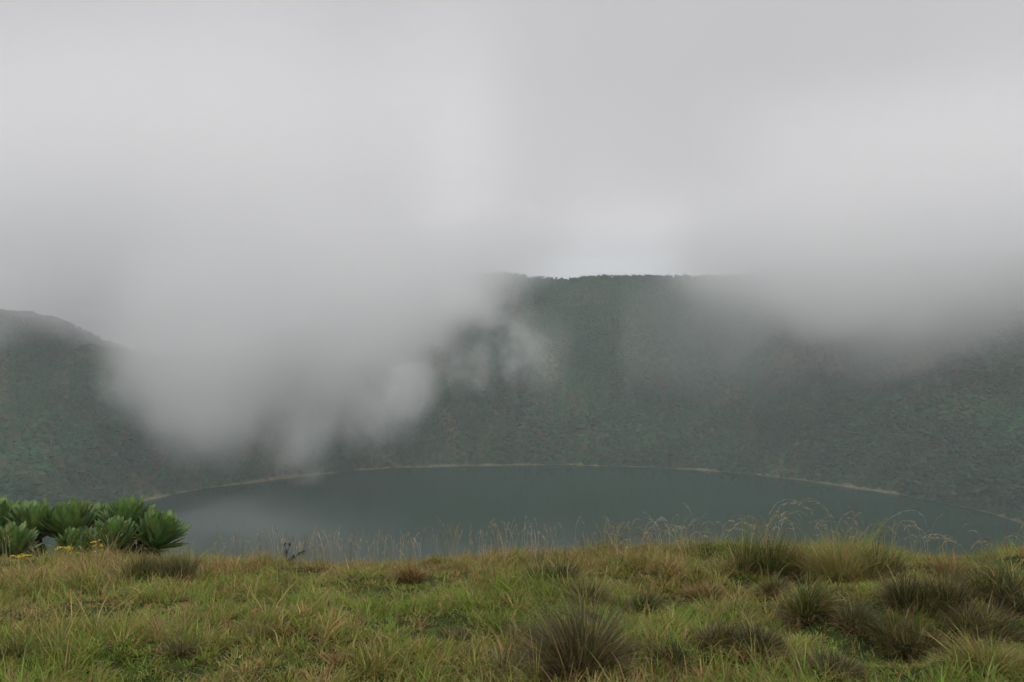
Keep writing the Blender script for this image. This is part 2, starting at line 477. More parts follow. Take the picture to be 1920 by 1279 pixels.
# ------------------------------------------------------------------ grass blades
def strips(root, az, lean, h, w, bend, col, seg=3, droop=0.0):
    """tapering curved blades; returns vertices, quads and colours. lean = start angle off vertical, bend = extra angle at the tip"""
    n = len(h)
    pos = root.copy()
    Vs = []
    side = np.stack([-np.sin(az), np.cos(az), np.zeros(n)], -1)
    tw = rng.uniform(0, math.pi, n)
    hz = np.stack([np.cos(az), np.sin(az), np.zeros(n)], -1)
    sidev = side * np.cos(tw)[:, None] + hz * np.sin(tw)[:, None] * .8
    for k in range(seg + 1):
        f = k / seg
        ww = w * (1 - f ** 1.6) * .5 + w * .04
        Vs.append(pos - sidev * ww[:, None]); Vs.append(pos + sidev * ww[:, None])
        ang = lean + bend * (k + .5) / seg
        step = (h / seg)[:, None]
        pos = pos + step * (hz * np.sin(ang)[:, None] + np.array([0, 0, 1.0]) * np.cos(ang)[:, None])
    V = np.stack(Vs, 1)
    idx = (np.arange(n) * (2 * (seg + 1)))[:, None, None] + (np.arange(seg) * 2)[None, :, None] + np.array([0, 1, 3, 2])[None, None, :]
    cc = np.repeat(col, 2 * (seg + 1), 0)
    return V.reshape(-1, 3), idx.reshape(-1, 4), cc

LUSH = np.array([.185, .275, .030]); OLIVE = np.array([.25, .235, .050]); DRY = np.array([.42, .305, .112]); RUST = np.array([.25, .14, .062]); DARK = np.array([.045, .060, .022])
lush_px = [(290, 1115, 1.3), (560, 1110, 1.0), (860, 1125, 1.3), (960, 1145, .9), (500, 1130, .9), (1240, 1170, .6), (1640, 1260, 1.1), (160, 1240, .7), (650, 1160, .8), (1890, 1240, .7), (1130, 1165, .5), (400, 1230, .6)]
dry_px = [(60, 1085, 1.2), (600, 1075, 1.3), (1250, 1090, .9), (200, 1150, 1.1), (560, 1200, .9), (90, 1170, .8), (760, 1080, .9), (1300, 1150, .7), (900, 1075, .9), (1600, 1130, .5), (450, 1185, .7), (1480, 1190, .5), (380, 1080, .9)]
lush_c = [(ground_at(a_, b_), r) for a_, b_, r in lush_px]
dry_c = [(ground_at(a_, b_), r) for a_, b_, r in dry_px]

def sward_tint(x, y, n):
    wl = fbm(x * .9, y * 1.3, 81, 3) * 1.0 - .35
    wd = fbm(x * 1.1 + 7, y * 1.6, 83, 3) * 1.0 - .25
    for p_, r in lush_c:
        wl = wl + .75 * np.exp(-(((x - p_[0]) / r) ** 2 + ((y - p_[1]) / (r * .8)) ** 2))
    for p_, r in dry_c:
        wd = wd + .55 * np.exp(-(((x - p_[0]) / r) ** 2 + ((y - p_[1]) / (r * .8)) ** 2))
    wl = np.clip(wl, .03, 1); wd = np.clip(wd, .05, 1)
    u = rng.uniform(0, 1, n)
    tot_ = wl + wd + .45
    pick = u * tot_
    base = np.where((pick < wl)[:, None], LUSH, np.where((pick < wl + wd * .72)[:, None], DRY, np.where((pick < wl + wd)[:, None], RUST, OLIVE)))
    return base * rng.uniform(.6, 1.25, (n, 1)) * (1 + rng.normal(0, .08, (n, 3)))

def sward(nt_, per, x0, x1, y0, y1, hmin, hmax, wmin=.0045, wmax=.0095):
    """small tufts, each with its own height, lean and colour"""
    ty = rng.uniform(y0, y1, nt_); tx = rng.uniform(x0, x1, nt_) * (ty + 2.5) / (y1 + 2.5)
    ttint = sward_tint(tx, ty, nt_)
    big = fbm(tx * 1.4, ty * 1.4, 91, 3)
    th_ = rng.uniform(hmin, hmax, nt_) * (.5 + 1.2 * sstep(.3, .7, big)) * (1 + .5 * (rng.uniform(0, 1, nt_) < .12))
    flow = fbm(tx * 1.3, ty * 1.3, 95, 2) * 4 * math.pi
    n = nt_ * per
    i = np.repeat(np.arange(nt_), per)
    a_ = rng.uniform(0, 2 * math.pi, n); r = np.sqrt(rng.uniform(0, 1, n)) * rng.uniform(.02, .075, nt_)[i]
    x = tx[i] + np.cos(a_) * r; y = ty[i] + np.sin(a_) * r
    z = fg_h(x, y) - .01
    hh = th_[i] * rng.uniform(.45, 1.15, n)
    az = np.where(rng.uniform(0, 1, n) < .4, flow[i] + rng.normal(0, .5, n), a_ + rng.normal(0, .5, n))
    col = np.where((rng.uniform(0, 1, n) < .62)[:, None], ttint[i] * rng.uniform(.75, 1.2, (n, 1)), sward_tint(x, y, n))
    return strips(np.stack([x, y, z], -1), az, rng.uniform(.05, .7, n), hh, rng.uniform(wmin, wmax, n), rng.uniform(.3, 1.9, n), col, 3)
parts = [sward(10500, 22, -9.5, 9.5, 3.2, 11.3, .06, .155), sward(900, 16, -9.5, 9.5, 5.6, 10.5, .13, .22), sward(21000, 17, -9.5, 9.5, 3.2, 10.8, .04, .085)]
def merge(parts):
    V = []; Q = []; C = []; off = 0
    for v, q, c in parts:
        V.append(v); Q.append(q + off); C.append(c); off += len(v)
    return np.concatenate(V), np.concatenate(Q), np.concatenate(C)
V, Q, c_ = merge(parts)
o = mesh_np('grass', V, Q, M_grass, col=c_)
tag(o, 'mixed green and straw coloured grass covering the crater rim', 'grass', kind='stuff')

# ------------------------------------------------------------------ seed stalks against the lake
def stalk_geo(root, h, az, lean, bend, col, headlen=.3, w=.003, whisk=7):
    """one arching grass stalk with a thin drooping panicle"""
    seg = 14
    pos = np.array(root, float); hz = np.array([math.cos(az), math.sin(az), 0]); up = np.array([0, 0, 1.0])
    pts = [pos.copy()]
    for k in range(seg):
        f = (k + .5) / seg
        ang = lean + bend * 1.25 * f ** 4.5
        pos = pos + h / seg * (hz * math.sin(ang) + up * math.cos(ang)); pts.append(pos.copy())
    pts = np.array(pts)
    V = []; Q = []
    for sgn in (0, 1):
        sd_ = np.array([-math.sin(az), math.cos(az), 0]) if sgn else np.array([hz[0] * .7, hz[1] * .7, .7])
        b = len(V)
        for k, p_ in enumerate(pts):
            ww = w * .5 * (1.0 - .55 * k / seg)
            V += [p_ - sd_ * ww, p_ + sd_ * ww]
        Q += [[b + 2 * k, b + 2 * k + 1, b + 2 * k + 3, b + 2 * k + 2] for k in range(seg)]
    nst = len(V)
    for j in range(whisk):                        # spikelets hanging along the last part of the stalk
        f = 1 - headlen * rng.uniform(0, 1)
        k = f * seg; i0 = min(int(k), seg - 1); q = pts[i0] + (pts[i0 + 1] - pts[i0]) * (k - i0)
        dr = (pts[min(i0 + 1, seg)] - pts[i0]); dr /= np.linalg.norm(dr)
        dv = dr + rng.normal(0, .2, 3) + np.array([0, 0, -.3]); dv /= np.linalg.norm(dv)
        L = rng.uniform(.025, .055); sdv = np.cross(dv, rng.normal(0, 1, 3)); sdv /= np.linalg.norm(sdv)
        b = len(V); ww = .0019
        V += [q, q + dv * L * .5 + sdv * ww, q + dv * L, q + dv * L * .5 - sdv * ww]
        Q.append([b, b + 1, b + 2, b + 3])
    C = np.tile(col, (len(V), 1)); C[nst:] = C[nst:] * np.array([1.1, 1.0, .95])
    return np.array(V), np.array(Q), C

STRAW = np.array([.42, .34, .19]); PALE = np.array([.50, .45, .33]); BRN = np.array([.17, .11, .065])
parts = []
def edge_y(x):
    return 9.3 + .3 * math.sin(x * .9)
dens = [(370, 640, 70), (480, 660, 40), (640, 960, 110), (960, 1180, 60), (1150, 1330, 85), (1330, 1480, 40), (1480, 1920, 80), (0, 360, 22), (-250, 0, 14), (1920, 2200, 20)]
for a0, a1, cnt in dens:
    for k in range(cnt):
        px = rng.uniform(a0, a1)
        Yd = rng.uniform(8.6, 9.9)
        x_ = (px - 960) / F * Yd
        z_ = float(fg_h(x_, Yd))
        right = px > 1140
        h_ = rng.uniform(.25, .48) if not right else rng.uniform(.30, .56)
        bend = rng.uniform(.05, .7) if not right else rng.uniform(.6, 2.6)
        cc = [STRAW, PALE, BRN, OLIVE][rng.choice(4, p=[.4, .2, .25, .15])] * rng.uniform(.7, 1.1)
        parts.append(stalk_geo((x_, Yd, z_), h_, rng.choice([0, math.pi]) + rng.normal(0, .7), rng.uniform(0, .22), bend, cc, .35, .0042, 10 if right else 8))
V, Q, c_ = merge(parts)
o = mesh_np('seeding_grass', V, Q, M_grass, col=c_)
tag(o, 'thin pale seed stalks standing up from the brow against the lake', 'grass', kind='stuff')

# ------------------------------------------------------------------ grass tussocks: each one is a thing
def tussock(px, py, wpx, hpx, label, tone, n=None, stalks=(), arch=1.0, group='grass tussocks on the crater rim'):
    p0 = ground_at(px, py)
    sc = p0[1] / F
    rw = wpx * sc * .5; hh = hpx * sc * .88
    n = int((n or min(int(900 + 9000 * rw * hh / .09 * .45), 3600)) * .42)
    wind = rng.uniform(0, 2 * math.pi); wx, wy = math.cos(wind) * .3, math.sin(wind) * .3
    r = np.sqrt(rng.uniform(0, 1, n)) ; a_ = rng.uniform(0, 2 * math.pi, n)
    br = rw * .58
    ng = 4                                        # several crowns grown together
    gx_ = rng.normal(0, .42, ng) * br; gy_ = rng.normal(0, .35, ng) * br; gs_ = rng.uniform(.55, 1.1, ng); gi = rng.integers(0, ng, n)
    x = np.cos(a_) * r * br * .6 + gx_[gi]; y = np.sin(a_) * r * br * .5 + gy_[gi]
    z = fg_h(p0[0] + x, p0[1] + y) - p0[2] - .02
    L = hh * gs_[gi] * rng.uniform(.5, 1.35, n) * (1.15 - .2 * r) * (.8 + .45 * fbm(x / br * 1.5 + px, y / br * 1.5, 5, 2))
    az = np.arctan2(np.sin(a_) * r + wy + rng.normal(0, .3, n), np.cos(a_) * r + wx + rng.normal(0, .3, n))
    lean = np.clip(r * .62 * arch + rng.normal(0, .2, n), 0, 1.4)
    bend = rng.uniform(.1, 1.5, n) * arch
    k = rng.uniform(0, 1, n)
    tones = {'brown': ([.50, .32, .18], [np.array([.110, .100, .042]), np.array([.085, .115, .030]), DRY * .8]),
             'purple': ([.46, .34, .20], [np.array([.115, .085, .048]), np.array([.070, .095, .028]), DRY * .7]),
             'green': ([.55, .25, .2], [np.array([.120, .150, .034]), np.array([.06, .085, .022]), DRY]),
             'dark': ([.55, .30, .15], [np.array([.060, .078, .024]), np.array([.09, .072, .036]), DRY * .8]),
             'gold': ([.45, .33, .22], [np.array([.22, .25, .05]), np.array([.22, .155, .06]), DRY]),
             'rust': ([.5, .3, .2], [np.array([.22, .13, .06]), OLIVE * .8, DRY])}[tone]
    cum = np.cumsum(tones[0])
    col = np.where((k < cum[0])[:, None], tones[1][0], np.where((k < cum[1])[:, None], tones[1][1], tones[1][2])) * rng.uniform(.65, 1.3, (n, 1))
    geo = strips(np.stack([x, y, z], -1), az, lean, L, rng.uniform(.0045, .009, n), bend, col, 4)
    nd = n // 4                                   # slumped dead thatch round the foot
    ad = rng.uniform(0, 2 * math.pi, nd); rd = rng.uniform(.5, 1.15, nd) * br
    xd = np.cos(ad) * rd; yd = np.sin(ad) * rd * .8
    zd = fg_h(p0[0] + xd, p0[1] + yd) - p0[2] + rng.uniform(0, .03, nd)
    cd_ = np.array([.20, .13, .065]) * rng.uniform(.4, 1.6, (nd, 1))
    g2 = strips(np.stack([xd, yd, zd], -1), ad + rng.normal(0, .8, nd), rng.uniform(.7, 1.3, nd), hh * rng.uniform(.3, .8, nd), rng.uniform(.004, .008, nd), rng.uniform(.1, .9, nd), cd_, 4)
    geo = (np.concatenate([geo[0], g2[0]]), np.concatenate([geo[1], g2[1] + len(geo[0])]), np.concatenate([geo[2], g2[2]]))
    if not stalks:
        o_ = mesh_np('grass_tussock', *geo[:2], M_grass, col=geo[2]); o_.location = tuple(p0)
        return tag(o_, label, 'grass tussock', group)
    t_ = empty('grass_tussock', p0); tag(t_, label, 'grass tussock', group)
    mesh_np('blades', *geo[:2], M_grass, t_, col=geo[2])
    for (tx, ty, azs, bnd) in stalks:             # arching stalks whose tops stand at a height in the photo
        bx = np.array([rng.uniform(-.5, .5) * br, rng.uniform(-.4, .4) * br, 0])
        top = at(tx, ty, p0[1])
        reach = top[0] - p0[0] - bx[0]; hgt = top[2] - p0[2]
        L_ = math.hypot(reach, hgt) * (1.04 + .10 * bnd)
        g_ = stalk_geo(bx, L_, 0 if reach > 0 else math.pi, abs(math.atan2(reach, hgt)) * .75, bnd, [STRAW, PALE, OLIVE * 1.3][rng.choice(3)] * .9, .38, .0042, 16)
        mesh_np('seed_stalk', *g_[:2], M_grass, t_, col=g_[2])
    return t_

tussock(262, 1090, 100, 62, 'brown rush clump below the right end of the groundsels, its left half', 'brown', arch=.55)
tussock(328, 1092, 90, 66, 'brown rush clump just right of the groundsels, nearest the open lake', 'brown', arch=.5)
tussock(1030, 1092, 130, 62, 'dark rounded tussock on the brow in mid picture, bleached debris at its foot', 'dark')
tussock(1112, 1132, 110, 60, 'olive tussock in mid picture behind the big purple brown one', 'green')
tussock(1200, 1138, 100, 46, 'low dark tussock right beside the olive mid picture tussock', 'dark')
tussock(1072, 1272, 190, 142, 'largest tussock, purple brown bristling blades at the bottom centre', 'purple', n=6500, arch=.95)
tussock(950, 1278, 120, 66, 'sparse reddish tussock left of the largest purple one at the lower edge', 'purple', n=900)
tussock(870, 1205, 110, 38, 'flat dark tussock in a hollow left of centre, under bright green grass', 'dark')
tussock(950, 1192, 90, 36, 'small flat dark tussock between the hollow and the largest purple one', 'dark')
tussock(1352, 1208, 110, 62, 'brown tussock right of centre with straw tips, left one of a touching pair', 'brown')
tussock(1425, 1222, 110, 72, 'dark spreading tussock right of centre, right one of a touching pair', 'dark')
tussock(1258, 1245, 105, 52, 'small dark green tussock between the largest one and the touching pair', 'dark')
tussock(1722, 1140, 150, 100, 'tall dark brown tussock at right with a black shaded foot', 'dark', n=3800, arch=.75)
tussock(1592, 1090, 180, 92, 'broad golden green tussock on the right skyline with arching seed stalks', 'gold', n=3800,
        stalks=[(1495, 930, 0, 2.2), (1480, 925, 0, 2.0), (1560, 932, 0, 2.4), (1548, 935, 0, 1.6), (1575, 968, 0, 2.0), (1700, 948, 0, 2.2), (1692, 970, 0, 2.0), (1612, 962, 0, .5), (1656, 976, 0, .3)])
tussock(1442, 1075, 120, 96, 'upright olive tussock on the skyline left of the broad golden one', 'green', n=2800, arch=.7,
        stalks=[(1385, 985, 0, 2.2), (1405, 978, 0, 2.0), (1440, 968, 0, 1.2), (1458, 958, 0, 2.3), (1428, 975, 0, .3), (1472, 955, 0, 1.8)])
tussock(1515, 1078, 90, 74, 'small rusty tussock between the upright olive one and the broad golden one', 'rust',
        stalks=[(1500, 958, 0, 2.1), (1522, 965, 0, 1.6), (1490, 975, 0, 1.0)])
tussock(1862, 1118, 110, 86, 'green tussock on the far right skyline with drooping seed heads', 'green',
        stalks=[(1860, 1008, 0, 2.3), (1888, 1020, 0, 2.1), (1800, 1012, 0, 2.0), (1755, 1008, 0, 2.0), (1740, 1005, 0, 1.3)])
tussock(1512, 1155, 120, 72, 'grey green arching tussock in front of the skyline tussocks', 'green')
tussock(1450, 1112, 90, 48, 'low brown tussock under the upright olive skyline tussock', 'brown')
tussock(1840, 1185, 160, 76, 'wide brown tussock with blades combed to the left, at the right side', 'brown', n=3400, arch=1.3)
tussock(1700, 1218, 130, 76, 'brown green tussock below the tall dark brown one', 'brown')
tussock(1892, 1272, 150, 96, 'light green fountain tussock in the bottom right corner', 'gold', n=3000, arch=1.2)
tussock(1562, 1262, 150, 56, 'low dark tussock near the lower edge, left of the bright green patch', 'dark')
tussock(330, 1228, 90, 52, 'thin brown tussock alone in the lower left grass', 'brown', n=700)
tussock(32, 1232, 90, 42, 'dark green low tussock at the lower left corner', 'dark', n=900)
tussock(1180, 1066, 110, 52, 'straw and olive tussock on the mid right skyline', 'gold')
tussock(765, 1090, 90, 40, 'small rusty red tussock on the brow left of centre', 'rust')
tussock(850, 1072, 100, 34, 'small yellow green tussock on the brow above the rusty red one', 'gold')
tussock(1650, 1080, 100, 70, 'olive tussock closing the right end of the golden skyline clump', 'green')
tussock(1790, 1095, 90, 56, 'rusty tussock between the tall dark one and the far right skyline tussock', 'rust')

tussock(985, 1210, 90, 60, 'ragged brown green tussock touching the left shoulder of the largest purple one', 'brown')
tussock(1165, 1225, 80, 44, 'small straw tipped tussock just right of the largest purple one', 'gold')
tussock(1310, 1120, 100, 44, 'low rusty tussock in the dry patch right of the low dark one', 'rust')
tussock(1600, 1175, 110, 52, 'small brown tussock below the middle of the golden skyline clump', 'brown')
tussock(640, 1245, 90, 40, 'thin rusty tussock at the lower edge left of centre', 'rust', n=700)
tussock(500, 1195, 100, 38, 'flattened straw and rust tussock in the left middle grass', 'rust', n=900)
tussock(1915, 1150, 90, 66, 'dark tussock cut by the right frame edge halfway down the grass', 'dark')
tussock(1780, 1262, 100, 52, 'olive tussock at the lower edge left of the light green corner fountain', 'green')

# ------------------------------------------------------------------ giant groundsels
def leaf_geo(base, d, up, L, Wd, curl, col):
    """obovate leaf: base point, direction, upper-side vector"""
    seg = 7
    side = np.cross(d, up); side /= np.linalg.norm(side)
    up = np.cross(side, d)
    V = []; Q = []; C = []
    ts = np.linspace(0, 1, seg + 1)
    wid = np.array([.26, .42, .64, .85, 1.0, .98, .76, .16])
    p_ = np.array(base, float); ang = 0
    for k, t_ in enumerate(ts):
        dd = d * math.cos(ang) + up * math.sin(ang); uu = -d * math.sin(ang) + up * math.cos(ang)
        w_ = Wd * .5 * wid[k]
        V += [p_ - side * w_ + uu * w_ * .32, p_, p_ + side * w_ + uu * w_ * .32]
        e_ = 1.0; C += [col * .92, col * 1.25, col * .92]
        p_ = p_ + dd * L / seg; ang += curl / seg
    for k in range(seg):
        b = 3 * k
        Q += [[b, b + 1, b + 4, b + 3], [b + 1, b + 2, b + 5, b + 4]]
    return np.array(V), np.array(Q), np.array(C)

def tube_geo(pts, rad, col, sides=9, jit=0.0):
    V = []; Q = []
    for k, p_ in enumerate(pts):
        for i in range(sides):
            a_ = 2 * math.pi * i / sides
            rr2 = rad[k] * (1 + rng.normal(0, jit))
            V.append(np.array(p_) + np.array([math.cos(a_) * rr2, math.sin(a_) * rr2, 0]))
    for k in range(len(pts) - 1):
        for i in range(sides):
            j = (i + 1) % sides
            Q.append([k * sides + i, k * sides + j, (k + 1) * sides + j, (k + 1) * sides + i])
    V = np.array(V)
    return V, np.array(Q), np.tile(col, (len(V), 1))

def groundsel(px, py, wpx, hpx, Yd, label, tilt=(0, 0), n=112, yellow=0):
    """px,py: foot of the rosette (top of the trunk) in the photograph"""
    c0 = at(px, py, Yd); sc = Yd / F
    gz = float(terrain(c0[0], c0[1])[0])
    gz = min(gz, c0[2] - .12)
    root = empty('giant_groundsel', (c0[0] + tilt[0] * -.3, c0[1], gz))
    tag(root, label, 'giant groundsel', 'giant groundsels on the crater rim')
    top = c0 - np.array(root.location)
    H = top[2]
    ks = np.linspace(0, 1, 9)
    pts = [top * f + np.array([.03 * math.sin(f * 5) * (1 - f), 0, 0]) for f in ks]
    g_ = tube_geo(pts, .075 + .02 * np.sin(ks * 9), np.array([.055, .038, .026]), 10, .08)
    mesh_np('trunk', *g_[:2], M_bark, root, col=g_[2])
    parts = []
    for i in range(70):                            # dead leaves hanging round the trunk top
        f = rng.uniform(max(.15, 1 - .42 / max(H, .4)), 1.0); a_ = rng.uniform(0, 2 * math.pi)
        b_ = top * f + np.array([math.cos(a_), math.sin(a_), 0]) * .075
        d_ = np.array([math.cos(a_) * .32, math.sin(a_) * .32, -1.0]) + rng.normal(0, .12, 3); d_ /= np.linalg.norm(d_)
        up_ = np.array([math.cos(a_), math.sin(a_), .3])
        cc = np.array([.125, .066, .036]) * rng.uniform(.4, 1.2)
        parts.append(leaf_geo(b_, d_, up_, rng.uniform(.14, .26), rng.uniform(.03, .055), rng.uniform(-.6, .3), cc))
    g_ = merge(parts); mesh_np('dead_leaf_skirt', *g_[:2], M_leaf, root, col=g_[2])
    L0 = hpx * sc * .92; RW = wpx * sc * .48
    parts = []
    ax = np.array([tilt[0], tilt[1], 1.0]); ax /= np.linalg.norm(ax)
    u_ = np.cross(ax, [0, 1, 0]); u_ /= np.linalg.norm(u_); v_ = np.cross(ax, u_)
    for i in range(n):
        f = (i + .5) / n                            # 0 = innermost
        a_ = i * 2.39996 + rng.normal(0, .12)
        th_ = R(4) + R(68) * f ** 1.05 + rng.normal(0, .05)   # off the axis
        rad = u_ * math.cos(a_) + v_ * math.sin(a_)
        d_ = ax * math.cos(th_) + rad * math.sin(th_)
        up_ = ax * math.sin(th_) - rad * math.cos(th_)
        L = (L0 * math.cos(th_) + RW * math.sin(th_)) * rng.uniform(.82, 1.12) if th_ < 1.57 else RW
        if f < .2: L *= .55 + 2.2 * f
        b_ = top + ax * (.07 * (1 - f)) + rad * .03
        col = np.array([.098, .175, .044]) * rng.uniform(.75, 1.2) * np.array([rng.uniform(.85, 1.3), 1, 1])
        if f > .86 and rng.uniform() < .35 + yellow: col = np.array([.17, .19, .045])
        if f > .9 and rng.uniform() < .10 + yellow: col = np.array([.30, .19, .04])
        parts.append(leaf_geo(b_, d_, up_, L, L * rng.uniform(.19, .25), rng.uniform(-.05, .45), col))
    g_ = merge(parts); mesh_np('leaf_rosette', *g_[:2], M_leaf, root, col=g_[2])
    return root

groundsel(-8, 1010, 90, 62, 14.4, 'giant groundsel cut by the left frame edge, back row')
groundsel(30, 1004, 70, 54, 14.8, 'giant groundsel behind and left of the one with the open brown trunk')
groundsel(69, 1012, 82, 62, 14.0, 'giant groundsel whose shaggy brown trunk stands clear against the lake')
groundsel(24, 1050, 80, 56, 12.6, 'low front giant groundsel at the left edge with orange dead leaves at its foot', yellow=.25)
groundsel(132, 1014, 84, 64, 14.0, 'giant groundsel just right of the gap where the lake shows between trunks')
groundsel(181, 1006, 64, 52, 14.7, 'giant groundsel in the back row at the middle of the clump')
groundsel(143, 1046, 62, 50, 12.9, 'short front giant groundsel behind the yellow flowers')
groundsel(214, 1036, 76, 54, 13.2, 'front giant groundsel at the middle right of the clump, dark below')
groundsel(240, 1010, 88, 64, 14.0, 'tallest giant groundsel at the right of the clump with one yellow side leaf', yellow=.12)
groundsel(290, 1030, 86, 62, 13.6, 'outermost giant groundsel at the right end, leaning over towards the lake', tilt=(.35, 0), yellow=.05)
groundsel(268, 1012, 60, 50, 14.6, 'giant groundsel tucked behind the leaning one at the right end', tilt=(.15, 0))
groundsel(176, 1040, 56, 44, 13.5, 'small giant groundsel squeezed between the two front ones of the clump')

# ------------------------------------------------------------------ yellow ragwort flowers
def flower_plant(bpx, bpy_, heads, label, Yd=None, yellow=True, name='ragwort', cat='flowering plant', group='yellow flowered plants by the groundsels', leaves=18):
    p0 = ground_at(bpx, bpy_) if Yd is None else None
    if p0 is None:
        p0 = at(bpx, bpy_, Yd)
    root = empty(name, p0); tag(root, label, cat, group)
    Yd = p0[1]
    YEL = np.array([.85, .70, .03]) if yellow else np.array([.8, .8, .78])
    low = np.array([0, 0, .0])
    for hx, hy in heads:
        top = at(hx, hy, Yd) - p0
        mid = top * .55 + np.array([.01, 0, .01])
        pts = [low, mid * .5, mid, top * .85, top]
        g_ = tube_geo(pts, [.004, .004, .0035, .003, .0025], np.array([.085, .10, .035]), 5)
        lp = []
        for i in range(leaves):
            f = rng.uniform(.1, .85); a_ = rng.uniform(0, 2 * math.pi)
            d_ = np.array([math.cos(a_), math.sin(a_), rng.uniform(.1, .9)]); d_ /= np.linalg.norm(d_)
            b_ = top * f
            lp.append(leaf_geo(b_, d_, np.array([-math.cos(a_) * .5, -math.sin(a_) * .5, 1.0]), rng.uniform(.05, .09), .016, -.5, np.array([.075, .125, .032]) * rng.uniform(.7, 1.2)))
        st = mesh_np('stem', *g_[:2], M_leaf, root, col=g_[2])
        if lp:
            g2 = merge(lp); mesh_np('foliage', *g2[:2], M_leaf, st, col=g2[2])
        fp = []
        for j in range(6 if yellow else 1):           # a flat cluster of daisies
            c0 = top + (np.array([rng.uniform(-.055, .055), rng.uniform(-.04, .04), rng.uniform(-.008, .02)]) if yellow else 0)
            fp.append(tube_geo([top + np.array([0, 0, -.035]), (top + c0) * .5 + np.array([0, 0, -.012]), c0], [.002, .0018, .0018], np.array([.09, .12, .035]), 5))
            for i in range(11):
                a_ = 2 * math.pi * i / 11
                d_ = np.array([math.cos(a_), math.sin(a_), .25]); d_ /= np.linalg.norm(d_)
                fp.append(leaf_geo(c0, d_, np.array([0, 0, 1.0]), .020, .008, -.3, YEL * rng.uniform(.85, 1.1)))
            g3 = tube_geo([c0 + np.array([0, 0, -.004]), c0 + np.array([0, 0, .004]), c0 + np.array([0, 0, .007])], [.006, .007, .002], np.array([.45, .25, .02]), 7)
            fp.append(g3)
        g3 = merge(fp); mesh_np('flower_head', *g3[:2], M_petal, root, col=g3[2])
    return root

flower_plant(122, 1082, [(110, 1029), (120, 1028), (134, 1031), (142, 1038)], 'leafy plant with the widest spread of yellow flower heads, in front of the groundsels', Yd=11.2)
flower_plant(172, 1082, [(178, 1016), (183, 1023), (184, 1034)], 'tall thin plant with three stacked yellow flower heads right of the widest one', Yd=11.4)
flower_plant(34, 1078, [(32, 1043), (40, 1045)], 'yellow flowered plant with two heads below the leftmost front groundsel', Yd=11.0)
flower_plant(58, 1078, [(55, 1042), (59, 1048)], 'small yellow flowered plant under the open brown groundsel trunk', Yd=11.0)
flower_plant(130, 1030, [(124, 953), (141, 946)], 'yellow flowering stems rising above the top of the groundsel clump', Yd=14.6, leaves=4)
flower_plant(152, 1080, [(151, 1051)], 'single small white flower in front of the groundsels', Yd=11.2, yellow=False, name='white_flower', group=None)

# ------------------------------------------------------------------ withered weed against the lake
p0 = ground_at(536, 1072)
p0 = at(536, 1082, 9.3); p0[2] = float(fg_h(p0[0], p0[1]))
root = empty('withered_weed', p0)
tag(root, 'dark brown withered weed with clustered seed heads against the lake', 'weed')
for bx, by in ((534, 1020), (543, 1022), (560, 1040), (568, 1036), (550, 1046), (536, 1036)):
    top = at(bx, by, p0[1]) - p0
    g_ = tube_geo([np.zeros(3), np.array([0, 0, top[2] * .4]), np.array([top[0] * .5, 0, top[2] * .7]), top], [.004, .004, .003, .002], np.array([.04, .028, .02]), 5)
    mesh_np('stem', *g_[:2], M_bark, root, col=g_[2])
    sp = []
    for j in range(22):
        d_ = rng.normal(0, 1, 3); d_ /= np.linalg.norm(d_)
        sp.append(leaf_geo(top + rng.normal(0, .009, 3), d_, np.array([.1, .2, 1.0]), .022, .012, .3, np.array([.045, .032, .022]) * rng.uniform(.6, 1.3)))
    g_ = merge(sp); mesh_np('seed_head', *g_[:2], M_bark, root, col=g_[2])

